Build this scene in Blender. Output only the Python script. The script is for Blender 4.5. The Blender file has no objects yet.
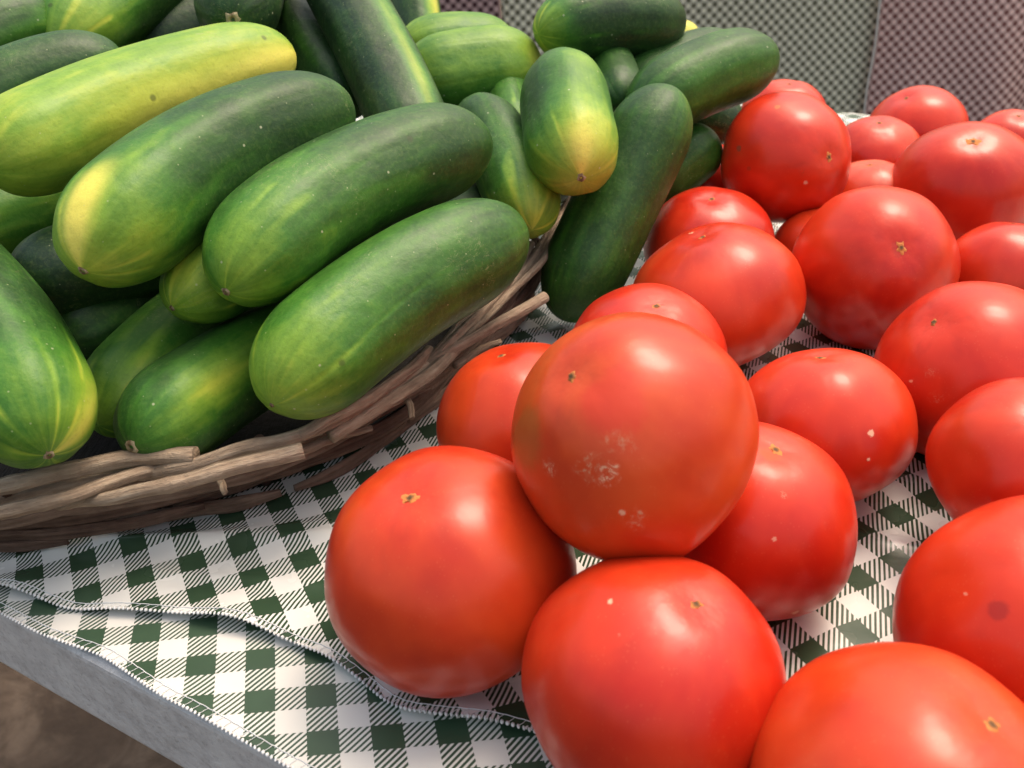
import bpy, bmesh, math, random
from math import radians, sin, cos, pi, sqrt, exp, atan2
from mathutils import Vector, Matrix, noise

sc = bpy.context.scene
col = sc.collection

# ------------------------------------------------------------------ camera
FPX, PITCH, ROLL, CAMH = 880.0, radians(32), radians(-4), 25.5     # centimetres above the table top
cd = bpy.data.cameras.new('camera')
cam = bpy.data.objects.new('camera', cd)
col.objects.link(cam)
sc.camera = cam
cd.sensor_width = 36.0
cd.lens = FPX / 1024 * 36.0
cd.clip_start, cd.clip_end = 0.01, 200
cd.dof.use_dof = True
cd.dof.focus_distance = 0.37
cd.dof.aperture_fstop = 19.0
_fw = Vector((0, cos(PITCH), -sin(PITCH)))
_up0 = Vector((0, sin(PITCH), cos(PITCH)))
_rt0 = Vector((1, 0, 0))
# image right / up axes once the phone is rolled a little
_rt = _rt0 * cos(ROLL) + _up0 * sin(ROLL)
_up = _up0 * cos(ROLL) - _rt0 * sin(ROLL)
cam.matrix_world = Matrix(((_rt.x, _up.x, -_fw.x, 0), (_rt.y, _up.y, -_fw.y, 0),
                           (_rt.z, _up.z, -_fw.z, CAMH / 100), (0, 0, 0, 1)))
C0 = Vector((0, 0, CAMH))


def ray(px, py):
    return _fw + _rt * ((px - 512) / FPX) + _up * ((384 - py) / FPX)


def P(px, py, z):                      # a point (cm) seen at a pixel, z cm deep
    return C0 + ray(px, py) * z


def G(px, py, h=0.0):                  # a point (cm) on the level h seen at a pixel
    d = ray(px, py)
    return C0 + d * ((h - CAMH) / d.z)


# ------------------------------------------------------------------ sky, sun, exposure
SUN_DIR = Vector((0.33, 0.26, 0.91)).normalized()
w = bpy.data.worlds.new("World")
sc.world = w
w.use_nodes = True
nt = w.node_tree
bg = nt.nodes['Background']
sky = nt.nodes.new('ShaderNodeTexSky')
sky.sky_type = 'NISHITA'
sky.sun_disc = False
sky.sun_elevation = math.asin(SUN_DIR.z)
sky.sun_rotation = atan2(SUN_DIR.x, SUN_DIR.y)
sky.air_density = 2.3
sky.dust_density = 8.0
sky.ozone_density = 0.0
nt.links.new(sky.outputs[0], bg.inputs[0])
bg.inputs[1].default_value = 0.12
sl = bpy.data.lights.new('sun', 'SUN')
sl.energy = 0.75
sl.angle = radians(23)
sl.color = (1.0, 0.95, 0.88)
so = bpy.data.objects.new('sun', sl)
col.objects.link(so)
so.rotation_euler = SUN_DIR.to_track_quat('Z', 'Y').to_euler()
so.location = (0.8, 0.8, 2)
vs = sc.view_settings
vs.view_transform = 'Standard'
vs.look = 'None'
vs.exposure = 0.83
vs.gamma = 1.0


# ------------------------------------------------------------------ helpers
def tag(o, label=None, cat=None, group=None, kind=None):
    if label: o['label'] = label
    if cat: o['category'] = cat
    if group: o['group'] = group
    if kind: o['kind'] = kind
    return o


def empty(name, loc=(0, 0, 0)):        # loc in cm
    o = bpy.data.objects.new(name, None)
    o.empty_display_size = 0.02
    o.location = Vector(loc) * 0.01
    col.objects.link(o)
    return o


def mesh_obj(name, verts, faces, mat, parent=None, smooth=True, uvs=None, attrs=None, loc=None, rot=None, scale=0.01):
    me = bpy.data.meshes.new(name)
    me.from_pydata([tuple(Vector(v) * scale) for v in verts], [], faces)
    if smooth:
        me.polygons.foreach_set('use_smooth', [True] * len(me.polygons))
    if uvs:
        lay = me.uv_layers.new(name='UVMap')
        for p in me.polygons:
            for li, vi in zip(p.loop_indices, p.vertices):
                u = uvs[vi]
                lay.data[li].uv = u
        # keep the seam of a wrapped u from running backwards
        for p in me.polygons:
            us = [lay.data[li].uv[0] for li in p.loop_indices]
            if max(us) - min(us) > 0.5 and attrs is not None and '_wrap' in attrs:
                for li in p.loop_indices:
                    if lay.data[li].uv[0] < 0.5:
                        lay.data[li].uv[0] += 1.0
    if attrs:
        for k, vals in attrs.items():
            if k == '_wrap': continue
            a = me.attributes.new(k, 'FLOAT', 'POINT')
            a.data.foreach_set('value', vals)
    me.materials.append(mat)
    me.update()
    o = bpy.data.objects.new(name, me)
    col.objects.link(o)
    if parent: o.parent = parent
    if loc is not None: o.location = Vector(loc) * 0.01
    if rot is not None: o.rotation_euler = rot
    return o


def grid_faces(nu, nv, wrap=True):     # nv rings of nu vertices
    f = []
    for j in range(nv - 1):
        for i in range(nu if wrap else nu - 1):
            i2 = (i + 1) % nu
            f.append((j * nu + i, j * nu + i2, (j + 1) * nu + i2, (j + 1) * nu + i))
    return f


def box_vf(x0, x1, y0, y1, z0, z1):
    v = [(x, y, z) for z in (z0, z1) for y in (y0, y1) for x in (x0, x1)]
    f = [(0, 2, 3, 1), (4, 5, 7, 6), (0, 1, 5, 4), (1, 3, 7, 5), (3, 2, 6, 7), (2, 0, 4, 6)]
    return v, f


def catmull(pts, n):
    out = []
    P_ = [pts[0] * 2 - pts[1]] + list(pts) + [pts[-1] * 2 - pts[-2]]
    segs = len(pts) - 1
    for k in range(n):
        s = k / (n - 1) * segs
        i = min(int(s), segs - 1)
        t = s - i
        a, b, c, d = P_[i], P_[i + 1], P_[i + 2], P_[i + 3]
        out.append(0.5 * ((2 * b) + (c - a) * t + (2 * a - 5 * b + 4 * c - d) * t * t + (3 * b - a - 3 * c + d) * t ** 3))
    return out


def frames(path):
    T = []
    n = len(path)
    for i in range(n):
        T.append((path[min(i + 1, n - 1)] - path[max(i - 1, 0)]).normalized())
    ref = Vector((0, 0, 1)) if abs(T[0].z) < 0.9 else Vector((1, 0, 0))
    N = [(ref - T[0] * ref.dot(T[0])).normalized()]
    for i in range(1, n):
        v = N[-1] - T[i] * N[-1].dot(T[i])
        N.append(v.normalized())
    B = [T[i].cross(N[i]) for i in range(n)]
    return T, N, B


def tube_vf(path, rad, nu=10, cap=True, knobs=None):
    """rad: function of (t, angle) -> radius"""
    T, N, B = frames(path)
    v, uv = [], []
    n = len(path)
    L = 0
    for j in range(n):
        if j: L += (path[j] - path[j - 1]).length
        for i in range(nu):
            a = 2 * pi * i / nu
            r = rad(j / (n - 1), a)
            v.append(path[j] + (N[j] * cos(a) + B[j] * sin(a)) * r)
            uv.append((i / nu, L * 0.1))
    f = grid_faces(nu, n)
    if cap:
        f.append(tuple(range(nu))[::-1])
        f.append(tuple((n - 1) * nu + i for i in range(nu)))
    return v, f, uv


class MB:                              # gathers several shapes into one mesh
    def __init__(self): self.v, self.f, self.uv = [], [], []
    def add(self, v, f, uv=None):
        o = len(self.v)
        self.v += list(v)
        self.f += [tuple(i + o for i in q) for q in f]
        self.uv += list(uv) if uv else [(0, 0)] * len(v)
    def build(self, name, mat, parent=None, smooth=True):
        return mesh_obj(name, self.v, self.f, mat, parent, smooth, self.uv)


# ------------------------------------------------------------------ material helpers
class NT:
    def __init__(self, name):
        self.m = bpy.data.materials.new(name)
        self.m.use_nodes = True
        self.t = self.m.node_tree
        self.b = self.t.nodes['Principled BSDF']
    def n(self, typ, **kw):
        x = self.t.nodes.new(typ)
        for k, v in kw.items():
            if isinstance(k, str) and hasattr(x, k): setattr(x, k, v)
        return x
    def link(self, a, b): self.t.links.new(a, b)
    def _set(self, sock, v):
        if hasattr(v, 'links') or isinstance(v, bpy.types.NodeSocket): self.link(v, sock)
        else: sock.default_value = v
    def math(self, op, a, b=0.0, c=0.0, clamp=False):
        x = self.n('ShaderNodeMath', operation=op)
        x.use_clamp = clamp
        self._set(x.inputs[0], a); self._set(x.inputs[1], b); self._set(x.inputs[2], c)
        return x.outputs[0]
    def vmath(self, op, a, b=(0, 0, 0)):
        x = self.n('ShaderNodeVectorMath', operation=op)
        self._set(x.inputs[0], a)
        self._set(x.inputs[1], b)
        return x.outputs['Value'] if op in ('LENGTH', 'DISTANCE', 'DOT_PRODUCT') else x.outputs[0]
    def smooth(self, v, a, b, lo=0.0, hi=1.0):
        x = self.n('ShaderNodeMapRange')
        x.interpolation_type = 'SMOOTHSTEP'
        self._set(x.inputs[0], v)
        x.inputs[1].default_value, x.inputs[2].default_value = a, b
        x.inputs[3].default_value, x.inputs[4].default_value = lo, hi
        return x.outputs[0]
    def noise(self, vec, scale, detail=3, rough=0.5, dist=0.0):
        x = self.n('ShaderNodeTexNoise')
        self.link(vec, x.inputs['Vector'])
        x.inputs['Scale'].default_value = scale
        x.inputs['Detail'].default_value = detail
        x.inputs['Roughness'].default_value = rough
        x.inputs['Distortion'].default_value = dist
        return x.outputs[0]
    def voro(self, vec, scale, rnd=1.0):
        x = self.n('ShaderNodeTexVoronoi')
        self.link(vec, x.inputs['Vector'])
        x.inputs['Scale'].default_value = scale
        x.inputs['Randomness'].default_value = rnd
        return x.outputs['Distance'], x.outputs['Color']
    def mix(self, f, a, b, blend='MIX'):
        x = self.n('ShaderNodeMix', data_type='RGBA', blend_type=blend)
        self._set(x.inputs[0], f)
        for s, v in ((x.inputs[6], a), (x.inputs[7], b)):
            self._set(s, v if hasattr(v, 'links') else (*v, 1.0))
        return x.outputs[2]
    def ramp(self, f, stops):
        x = self.n('ShaderNodeValToRGB')
        self.link(f, x.inputs[0])
        e = x.color_ramp.elements
        while len(e) > 1: e.remove(e[0])
        e[0].position, e[0].color = stops[0][0], (*stops[0][1], 1)
        for p_, c_ in stops[1:]:
            q = e.new(p_); q.color = (*c_, 1)
        return x.outputs[0]
    def obj(self): return self.n('ShaderNodeTexCoord').outputs['Object']
    def uv(self): return self.n('ShaderNodeTexCoord').outputs['UV']
    def sep(self, v):
        x = self.n('ShaderNodeSeparateXYZ'); self.link(v, x.inputs[0]); return x.outputs
    def comb(self, a, b, c=0.0):
        x = self.n('ShaderNodeCombineXYZ')
        self._set(x.inputs[0], a); self._set(x.inputs[1], b); self._set(x.inputs[2], c)
        return x.outputs[0]
    def attr(self, name):
        x = self.n('ShaderNodeAttribute', attribute_name=name); return x.outputs['Fac']
    def bump(self, h, strength, dist):
        x = self.n('ShaderNodeBump')
        self.link(h, x.inputs['Height'])
        x.inputs['Strength'].default_value = strength
        x.inputs['Distance'].default_value = dist
        self.link(x.outputs[0], self.b.inputs['Normal'])
        return x
    def col(self, c): self._set(self.b.inputs['Base Color'], c if hasattr(c, 'links') else (*c, 1.0))
    def rough(self, v): self._set(self.b.inputs['Roughness'], v)
    def spec(self, v): self.b.inputs['Specular IOR Level'].default_value = v


def gingham(name, light, dark, stripes=True, gloss=0.3, freq=4.3):
    """UV in check units (period 2): white, dark and diagonal-twill squares."""
    M = NT(name)
    uv = M.uv()
    s = M.sep(uv)
    u, v = s[0], s[1]
    cu = M.math('LESS_THAN', M.math('FRACT', M.math('MULTIPLY', u, 0.5)), 0.5)
    cv = M.math('LESS_THAN', M.math('FRACT', M.math('MULTIPLY', v, 0.5)), 0.5)
    if stripes:
        tw = M.math('LESS_THAN', M.math('FRACT', M.math('MULTIPLY', M.math('ADD', u, v), freq)), 0.53)
        d = M.math('ADD', M.math('MULTIPLY', cu, tw), M.math('MULTIPLY', cv, M.math('SUBTRACT', 1.0, tw)))
    else:
        d = M.math('MULTIPLY', M.math('ADD', cu, cv), 0.5)
    n1 = M.noise(M.obj(), 60, 3)
    lt = M.mix(n1, tuple(c * 0.93 for c in light), light)
    dk = M.mix(n1, tuple(c * 0.75 for c in dark), tuple(c * 1.2 for c in dark))
    M.col(M.mix(d, lt, dk))
    if gloss is not None:
        n2 = M.noise(M.obj(), 45, 3)
        M.rough(M.math('ADD', M.math('MULTIPLY', n2, 0.16), gloss))
        n3 = M.noise(M.obj(), 90, 2)
        M.bump(n3, 0.12, 0.002)
    else:
        M.rough(0.9)
        M.spec(0.2)
    return M.m


def tomato_mat(name, tone, spots, seed, speck=1.0):
    """tone 0 = deep red, 1 = orange red. spots: (x,y,z local m, radius m, rgb, raggedness, strength)"""
    M = NT(name)
    o = M.obj()
    off = M.vmath('ADD', o, (seed * 1.37, seed * 0.71, seed * 2.13))
    n1 = M.noise(off, 22, 4, 0.55)
    n2 = M.noise(off, 140, 3, 0.6)
    lo = tuple(a + (b - a) * tone for a, b in zip((0.50, 0.011, 0.005), (0.58, 0.052, 0.010)))
    hi = tuple(a + (b - a) * tone for a, b in zip((0.70, 0.036, 0.009), (0.70, 0.110, 0.018)))
    c = M.mix(M.smooth(n1, 0.33, 0.68), lo, hi)
    # meridian streaks running from the blossom end
    mer = M.noise(M.vmath('NORMALIZE', M.vmath('MULTIPLY', o, (1, 1, 0.35))), 2.6, 2, 0.5)
    c = M.mix(M.math('MULTIPLY', M.smooth(mer, 0.45, 0.75), 0.35), c, hi)
    c = M.mix(M.math('MULTIPLY', M.smooth(mer, 0.5, 0.25), 0.25), c, tuple(q * 0.72 for q in lo))
    # fine pale pores of the skin
    d0, c0 = M.voro(off, 620)
    pore = M.math('MULTIPLY', M.smooth(d0, 0.30, 0.10), M.smooth(n2, 0.42, 0.62))
    c = M.mix(M.math('MULTIPLY', pore, 0.11), c, (0.78, 0.27, 0.12))
    # sparse pale flecks
    d1, c1 = M.voro(M.vmath('ADD', off, M.comb(M.math('MULTIPLY', n2, 0.006), M.math('MULTIPLY', M.noise(off, 210, 2), 0.006))), 75)
    cs = M.sep(c1)
    rad = M.math('MULTIPLY', cs[1], 0.10)
    fl = M.math('MULTIPLY', M.smooth(M.math('SUBTRACT', d1, rad), 0.035, 0.0), M.math('LESS_THAN', cs[0], 0.10 * speck))
    c = M.mix(M.math('MULTIPLY', fl, 0.75), c, (0.80, 0.46, 0.28))
    rg = M.math('ADD', M.math('MULTIPLY', n1, 0.14), 0.25)
    for (x, y, z, r, rgb, rag, st) in spots:
        dd = M.vmath('DISTANCE', o, (x, y, z))
        nn = M.noise(off, 0.9 / r, 4, 0.65, 0.8)
        dd = M.math('ADD', dd, M.math('MULTIPLY', M.math('SUBTRACT', nn, 0.5), rag * r * 2.2))
        k = M.math('MULTIPLY', M.smooth(dd, r, r * 0.55), st)
        if rag > 0.75:                 # corky scratches: broken threads
            rn = M.noise(off, 0.9 / r, 4, 0.6, 2.2)
            k = M.math('MULTIPLY', M.math('MULTIPLY', M.smooth(dd, r, r * 0.2), M.smooth(M.noise(off, 2.2 / r, 3), 0.42, 0.58)), M.smooth(M.math('ABSOLUTE', M.math('SUBTRACT', rn, 0.5)), 0.045, 0.005, 0.10, st))
        c = M.mix(k, c, rgb)
        rg = M.math('ADD', rg, M.math('MULTIPLY', k, 0.3), clamp=True)
    M.col(c)
    M.rough(rg)
    M.spec(0.42)
    M.b.inputs['Subsurface Weight'].default_value = 0.32
    M.b.inputs['Subsurface Radius'].default_value = (1.0, 0.25, 0.12)
    M.b.inputs['Subsurface Scale'].default_value = 0.007
    M.b.inputs['Coat Weight'].default_value = 0.10
    M.b.inputs['Coat Roughness'].default_value = 0.10
    hgt = M.math('ADD', M.math('ADD', M.math('MULTIPLY', n1, 0.8), M.math('MULTIPLY', mer, 0.4)), M.math('MULTIPLY', n2, 0.07))
    M.bump(hgt, 0.075, 0.01)
    return M.m


def cucumber_mat(name, seed, nlines=10, line=0.5):
    M = NT(name)
    o = M.obj()
    off = M.vmath('ADD', o, (seed * 1.37, seed * 0.71, seed * 2.13))
    s = M.sep(M.uv())
    n_big = M.noise(off, 28, 3, 0.55)
    n_mid = M.noise(off, 110, 4, 0.6)
    st = M.noise(M.comb(M.math('MULTIPLY', s[0], 34.0), M.math('MULTIPLY', s[1], 3.0), seed), 1.0, 3, 0.6)
    wob = M.noise(M.comb(M.math('MULTIPLY', s[0], 5.0), M.math('MULTIPLY', s[1], 0.5), seed * 3.1), 1.0, 2)
    ph = M.math('ADD', M.math('MULTIPLY', s[0], float(nlines)), M.math('MULTIPLY', wob, 3.2))
    dl = M.math('ABSOLUTE', M.math('SUBTRACT', M.math('FRACT', ph), 0.5))
    ln = M.smooth(dl, 0.24, 0.0)
    ln = M.math('MULTIPLY', ln, M.smooth(M.noise(M.comb(M.math('MULTIPLY', s[0], 7.0), M.math('MULTIPLY', s[1], 4.0), seed * 5.7), 1.0, 2), 0.36, 0.62))
    val = M.attr('pale')
    val = M.math('ADD', val, M.math('MULTIPLY', M.math('SUBTRACT', n_big, 0.5), 0.42))
    val = M.math('ADD', val, M.math('MULTIPLY', M.math('SUBTRACT', n_mid, 0.5), 0.26))
    val = M.math('ADD', val, M.math('MULTIPLY', M.math('SUBTRACT', st, 0.5), 0.32))
    val = M.math('ADD', val, M.math('MULTIPLY', M.math('MULTIPLY', ln, M.attr('lines')), line * 0.42), clamp=True)
    c = M.ramp(val, [(0.0, (0.0085, 0.030, 0.010)), (0.25, (0.020, 0.075, 0.011)), (0.5, (0.052, 0.175, 0.016)),
                     (0.75, (0.195, 0.345, 0.030)), (1.0, (0.45, 0.52, 0.055))])
    c = M.mix(M.smooth(M.math('ADD', M.attr('yel'), M.math('MULTIPLY', M.math('ADD', M.math('MULTIPLY', M.math('SUBTRACT', n_mid, 0.5), 0.3), M.math('MULTIPLY', M.math('SUBTRACT', st, 0.5), M.math('MULTIPLY', M.attr('yel'), 1.3))))), 0.10, 0.95),
              c, (0.78, 0.69, 0.12))
    # fine mottling and hair scratches of the rind
    n_f = M.noise(off, 520, 4, 0.7)
    d3, c3 = M.voro(off, 330)
    c = M.mix(M.math('MULTIPLY', M.smooth(n_f, 0.45, 0.72), 0.11), c, (0.26, 0.34, 0.09))
    c = M.mix(M.math('MULTIPLY', M.smooth(n_f, 0.5, 0.28), 0.17), c, (0.008, 0.022, 0.006))
    cs3 = M.sep(c3)
    c = M.mix(M.math('MULTIPLY', M.math('MULTIPLY', M.smooth(d3, 0.16, 0.06), M.math('LESS_THAN', cs3[0], 0.10)), 0.4), c, (0.55, 0.58, 0.33))
    scr = M.noise(M.vmath('ADD', M.vmath('MULTIPLY', off, (1.0, 1.0, 1.0)), (3.0, 1.0, 2.0)), 75, 3, 0.6, 2.5)
    scm = M.math('MULTIPLY', M.smooth(M.math('ABSOLUTE', M.math('SUBTRACT', scr, 0.5)), 0.012, 0.002), M.smooth(n_big, 0.52, 0.66))
    c = M.mix(M.math('MULTIPLY', scm, 0.26), c, (0.40, 0.38, 0.20))
    # pale pin-head flecks and a few dark scuffs
    d1, c1 = M.voro(off, 160)
    cs = M.sep(c1)
    fl = M.math('MULTIPLY', M.smooth(d1, 0.13, 0.05), M.math('LESS_THAN', cs[0], 0.09))
    c = M.mix(M.math('MULTIPLY', fl, 0.55), c, (0.62, 0.62, 0.42))
    d2, c2 = M.voro(off, 70)
    cs2 = M.sep(c2)
    sf = M.math('MULTIPLY', M.smooth(d2, 0.15, 0.06), M.math('LESS_THAN', cs2[0], 0.07))
    c = M.mix(M.math('MULTIPLY', sf, 0.6), c, (0.035, 0.05, 0.012))
    M.col(c)
    M.rough(M.math('ADD', M.math('MULTIPLY', n_mid, 0.18), 0.38))
    M.spec(0.38)
    M.b.inputs['Subsurface Weight'].default_value = 0.08
    M.b.inputs['Subsurface Radius'].default_value = (0.5, 1.0, 0.2)
    M.b.inputs['Subsurface Scale'].default_value = 0.003
    h = M.math('ADD', M.math('MULTIPLY', n_big, 1.0), M.math('MULTIPLY', n_mid, 0.30))
    h = M.math('ADD', h, M.math('MULTIPLY', ln, -0.06))
    h = M.math('ADD', h, M.math('MULTIPLY', n_f, 0.07))
    M.bump(h, 0.26, 0.006)
    return M.m


def scar_mat(name, inner, outer):
    M = NT(name)
    o = M.obj()
    r = M.vmath('LENGTH', M.vmath('MULTIPLY', o, (1, 1, 0)))
    n = M.noise(o, 900, 3)
    M.col(M.mix(M.smooth(M.math('ADD', r, M.math('MULTIPLY', M.math('SUBTRACT', n, 0.5), 0.0012)), 0.0004, 0.0019), inner, outer))
    M.rough(0.8)
    M.bump(n, 0.6, 0.001)
    return M.m


def bark_mat(name, a, b, c_):
    M = NT(name)
    s = M.sep(M.uv())
    o = M.obj()
    al = M.noise(M.comb(M.math('MULTIPLY', s[0], 9.0), M.math('MULTIPLY', s[1], 4.0), 0.0), 1.0, 5, 0.65)
    n = M.noise(o, 160, 4, 0.6)
    n0 = M.noise(o, 35, 3, 0.6)
    v = M.math('ADD', M.math('MULTIPLY', al, 0.55), M.math('MULTIPLY', n, 0.2))
    v = M.math('ADD', v, M.math('MULTIPLY', n0, 0.45))
    M.col(M.ramp(v, [(0.35, a), (0.58, b), (0.80, c_)]))
    M.rough(0.72)
    M.spec(0.3)
    M.bump(M.math('ADD', al, M.math('MULTIPLY', n, 0.6)), 0.9, 0.003)
    return M.m


# ------------------------------------------------------------------ the ground far below
def ground_mat():
    M = NT('trodden_earth')
    o = M.obj()
    n = M.noise(o, 3.0, 5, 0.6)
    n2 = M.noise(o, 40, 4, 0.6)
    c = M.ramp(M.math('ADD', M.math('MULTIPLY', n, 0.7), M.math('MULTIPLY', n2, 0.3)),
               [(0.3, (0.035, 0.021, 0.013)), (0.55, (0.070, 0.045, 0.030)), (0.75, (0.12, 0.082, 0.058))])
    cr = M.noise(o, 6.0, 4, 0.6, 1.2)
    c = M.mix(M.math('MULTIPLY', M.smooth(cr, 0.52, 0.70), 0.35), c, (0.26, 0.19, 0.14))
    M.col(c)
    M.rough(0.9)
    M.bump(n2, 0.5, 0.01)
    return M.m


gx = 3000
N_ = 24
gv = [(-gx + 2 * gx * i / N_, -gx + 2 * gx * j / N_, -74.0) for j in range(N_ + 1) for i in range(N_ + 1)]
g = mesh_obj('ground', gv, grid_faces(N_ + 1, N_ + 1, False), ground_mat(), smooth=False)
tag(g, 'brown trodden earth below the table edge', 'ground', kind='structure')

# ------------------------------------------------------------------ the table, in its own (s along the near edge, n away from it) axes
T0 = G(145, 690, -0.25)
_e = (G(290, 768, -0.25) - G(0, 612, -0.25)); _e.z = 0
ES = _e.normalized()
EN = Vector((-ES.y, ES.x, 0))
TW = (G(850, 116, 0) - T0).dot(EN)


def tbl(s, n, z=0.0):
    return T0 + ES * s + EN * n + Vector((0, 0, z - T0.z))


def to_sn(p):
    d = p - T0
    return d.dot(ES), d.dot(EN)


def zinc_mat():
    M = NT('weathered_grey_board')
    o = M.obj()
    n = M.noise(o, 55, 5, 0.65)
    mp = M.vmath('MULTIPLY', o, (14, 90, 90))
    n2 = M.noise(mp, 2.2, 4, 0.6)
    d, cc = M.voro(o, 140)
    v = M.math('ADD', M.math('MULTIPLY', n, 0.6), M.math('MULTIPLY', n2, 0.4))
    c = M.ramp(v, [(0.32, (0.44, 0.42, 0.43)), (0.5, (0.60, 0.58, 0.60)), (0.68, (0.72, 0.70, 0.71))])
    M.col(c)
    M.rough(0.62)
    n4 = M.noise(o, 420, 3, 0.7)
    c = M.mix(M.math('MULTIPLY', M.smooth(n4, 0.52, 0.7), 0.35), c, (0.75, 0.73, 0.75))
    c = M.mix(M.math('MULTIPLY', M.smooth(n4, 0.46, 0.3), 0.30), c, (0.15, 0.135, 0.14))
    M.col(c)
    M.bump(M.math('ADD', n, M.math('MULTIPLY', n4, 0.3)), 0.35, 0.003)
    return M.m


zinc = zinc_mat()
S0, S1 = -70, 95
dn = ray(0, 664)
# thickness of the board: where the pixel ray of its lower edge meets the upright face
tt = (T0 - C0).dot(EN) / dn.dot(EN)
THICK = -(C0.z + dn.z * tt)
table = empty('market_table', tbl((S0 + S1) / 2, TW / 2, -74))
tag(table, 'grey weathered market table under the checked cloths', 'table')
table_rot = atan2(ES.y, ES.x)


def table_part(name, s0, s1, n0, n1, z0, z1, mat, bev=0.25):
    v, f = box_vf(s0, s1, n0, n1, z0, z1)
    bm = bmesh.new()
    vv = [bm.verts.new(tbl(p[0], p[1], p[2]) * 0.01) for p in v]
    for q in f: bm.faces.new([vv[i] for i in q])
    bmesh.ops.bevel(bm, geom=bm.edges[:], offset=bev * 0.01, segments=3, affect='EDGES', profile=0.6)
    me = bpy.data.meshes.new(name); bm.to_mesh(me); bm.free()
    me.materials.append(mat)
    o = bpy.data.objects.new(name, me); col.objects.link(o)
    o.parent = table
    o.matrix_parent_inverse = Matrix.Translation(-table.location)
    return o


table_part('front_board', S0, S1, 0, 2.2, -THICK, -0.25, zinc, 0.35)
table_part('table_top', S0, S1, 2.25, TW, -2.6, -0.28, zinc)
for s_ in (S0 + 6, S1 - 6):
    for n_ in (7, TW - 6):
        table_part('leg', s_ - 3, s_ + 3, n_ - 3, n_ + 3, -74, -2.65, zinc)

# ------------------------------------------------------------------ tablecloths
CH = 1.03          # one check, cm
green_cloth = gingham('green_gingham_oilcloth', (0.74, 0.725, 0.70), (0.034, 0.066, 0.036), True, 0.18)
low_cloth = gingham('green_gingham_oilcloth_under', (0.72, 0.69, 0.65), (0.036, 0.072, 0.040), True, 0.32)


def interp(tab, x):
    if x <= tab[0][0]: return tab[0][1] + (tab[1][1] - tab[0][1]) / (tab[1][0] - tab[0][0]) * (x - tab[0][0])
    for (a, b), (c, d) in zip(tab, tab[1:]):
        if x <= c:
            t = (x - a) / (c - a)
            return b + (d - b) * t
    (a, b), (c, d) = tab[-2], tab[-1]
    return d + (d - b) / (c - a) * (x - c)


def smooth_tab(tab, s, wdt=0.6):
    return sum(interp(tab, s + k * wdt / 3) for k in range(-3, 4)) / 7


hem_px = [(-60, 588), (0, 586), (30, 593), (70, 605), (120, 608), (170, 611), (220, 618), (260, 628), (300, 643), (320, 651),
          (334, 659), (355, 673), (367, 682), (383, 695), (397, 706), (425, 714), (451, 720), (472, 719), (498, 722), (526, 729)]
hem_tab = [to_sn(G(x, y, 0.45)) for x, y in hem_px]
hem_tab = sorted(hem_tab)
hem_tab = [(-70, 1.2), (-40, 1.0), (-18, 1.4)] + [h for h in hem_tab if h[0] > -14] + [(24, 6.0), (40, 4.0), (95, 2.0)]
low_px = [(0, 611), (40, 633), (70, 643), (100, 652), (130, 672), (160, 694), (200, 714), (240, 737), (290, 766)]
low_tab = sorted(to_sn(G(x, y, 0.15)) for x, y in low_px)
low_tab = [(-70, 0.1)] + [(s, max(min(n, 1.2), -0.35)) for s, n in low_tab] + [(95, 0.1)]

# creases pressed into the upper cloth: (pixel a, pixel b, height, width)
creases = []
for a, b, hgt, wd in (((60, 545), (330, 541), 0.32, 0.9), ((330, 541), (480, 560), 0.2, 0.9), ((850, 532), (950, 562), 0.28, 0.7),
                      ((120, 588), (330, 612), 0.10, 1.4), ((560, 330), (470, 372), 0.15, 0.8), ((800, 690), (850, 600), 0.12, 0.8),
                      ((20, 560), (330, 528), 0.16, 0.6), ((150, 575), (345, 590), 0.14, 0.6), ((870, 500), (960, 470), 0.2, 0.6)):
    creases.append((to_sn(G(*a)), to_sn(G(*b)), hgt, wd))


def seg_dist(s, n, a, b):
    dx, dy = b[0] - a[0], b[1] - a[1]
    L = dx * dx + dy * dy
    t = ((s - a[0]) * dx + (n - a[1]) * dy) / L
    tc = max(0, min(1, t))
    d = sqrt((s - a[0] - dx * tc) ** 2 + (n - a[1] - dy * tc) ** 2)
    return d


def up_h(s, n, edge):
    z = 0.16
    d = max(0, n - edge)
    lift = 0.30 + 0.16 * sin(s * 0.55 + 1.0) + 0.10 * sin(s * 1.3)
    z += lift * exp(-(d / 1.3) ** 2)
    for a, b, hgt, wd in creases:
        q = seg_dist(s, n, a, b)
        if q < 5 * wd: z += hgt * exp(-q / wd * 1.7)
    z += 0.09 * noise.noise(Vector((s * 0.22, n * 0.22, 3.1))) + 0.10 * max(0, noise.noise(Vector((s * 0.16 + n * 0.1, n * 0.5, 8.1))))  + 0.025 * noise.noise(Vector((s * 0.7, n * 0.7, 1.7)))
    return max(z, 0.07)


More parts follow.
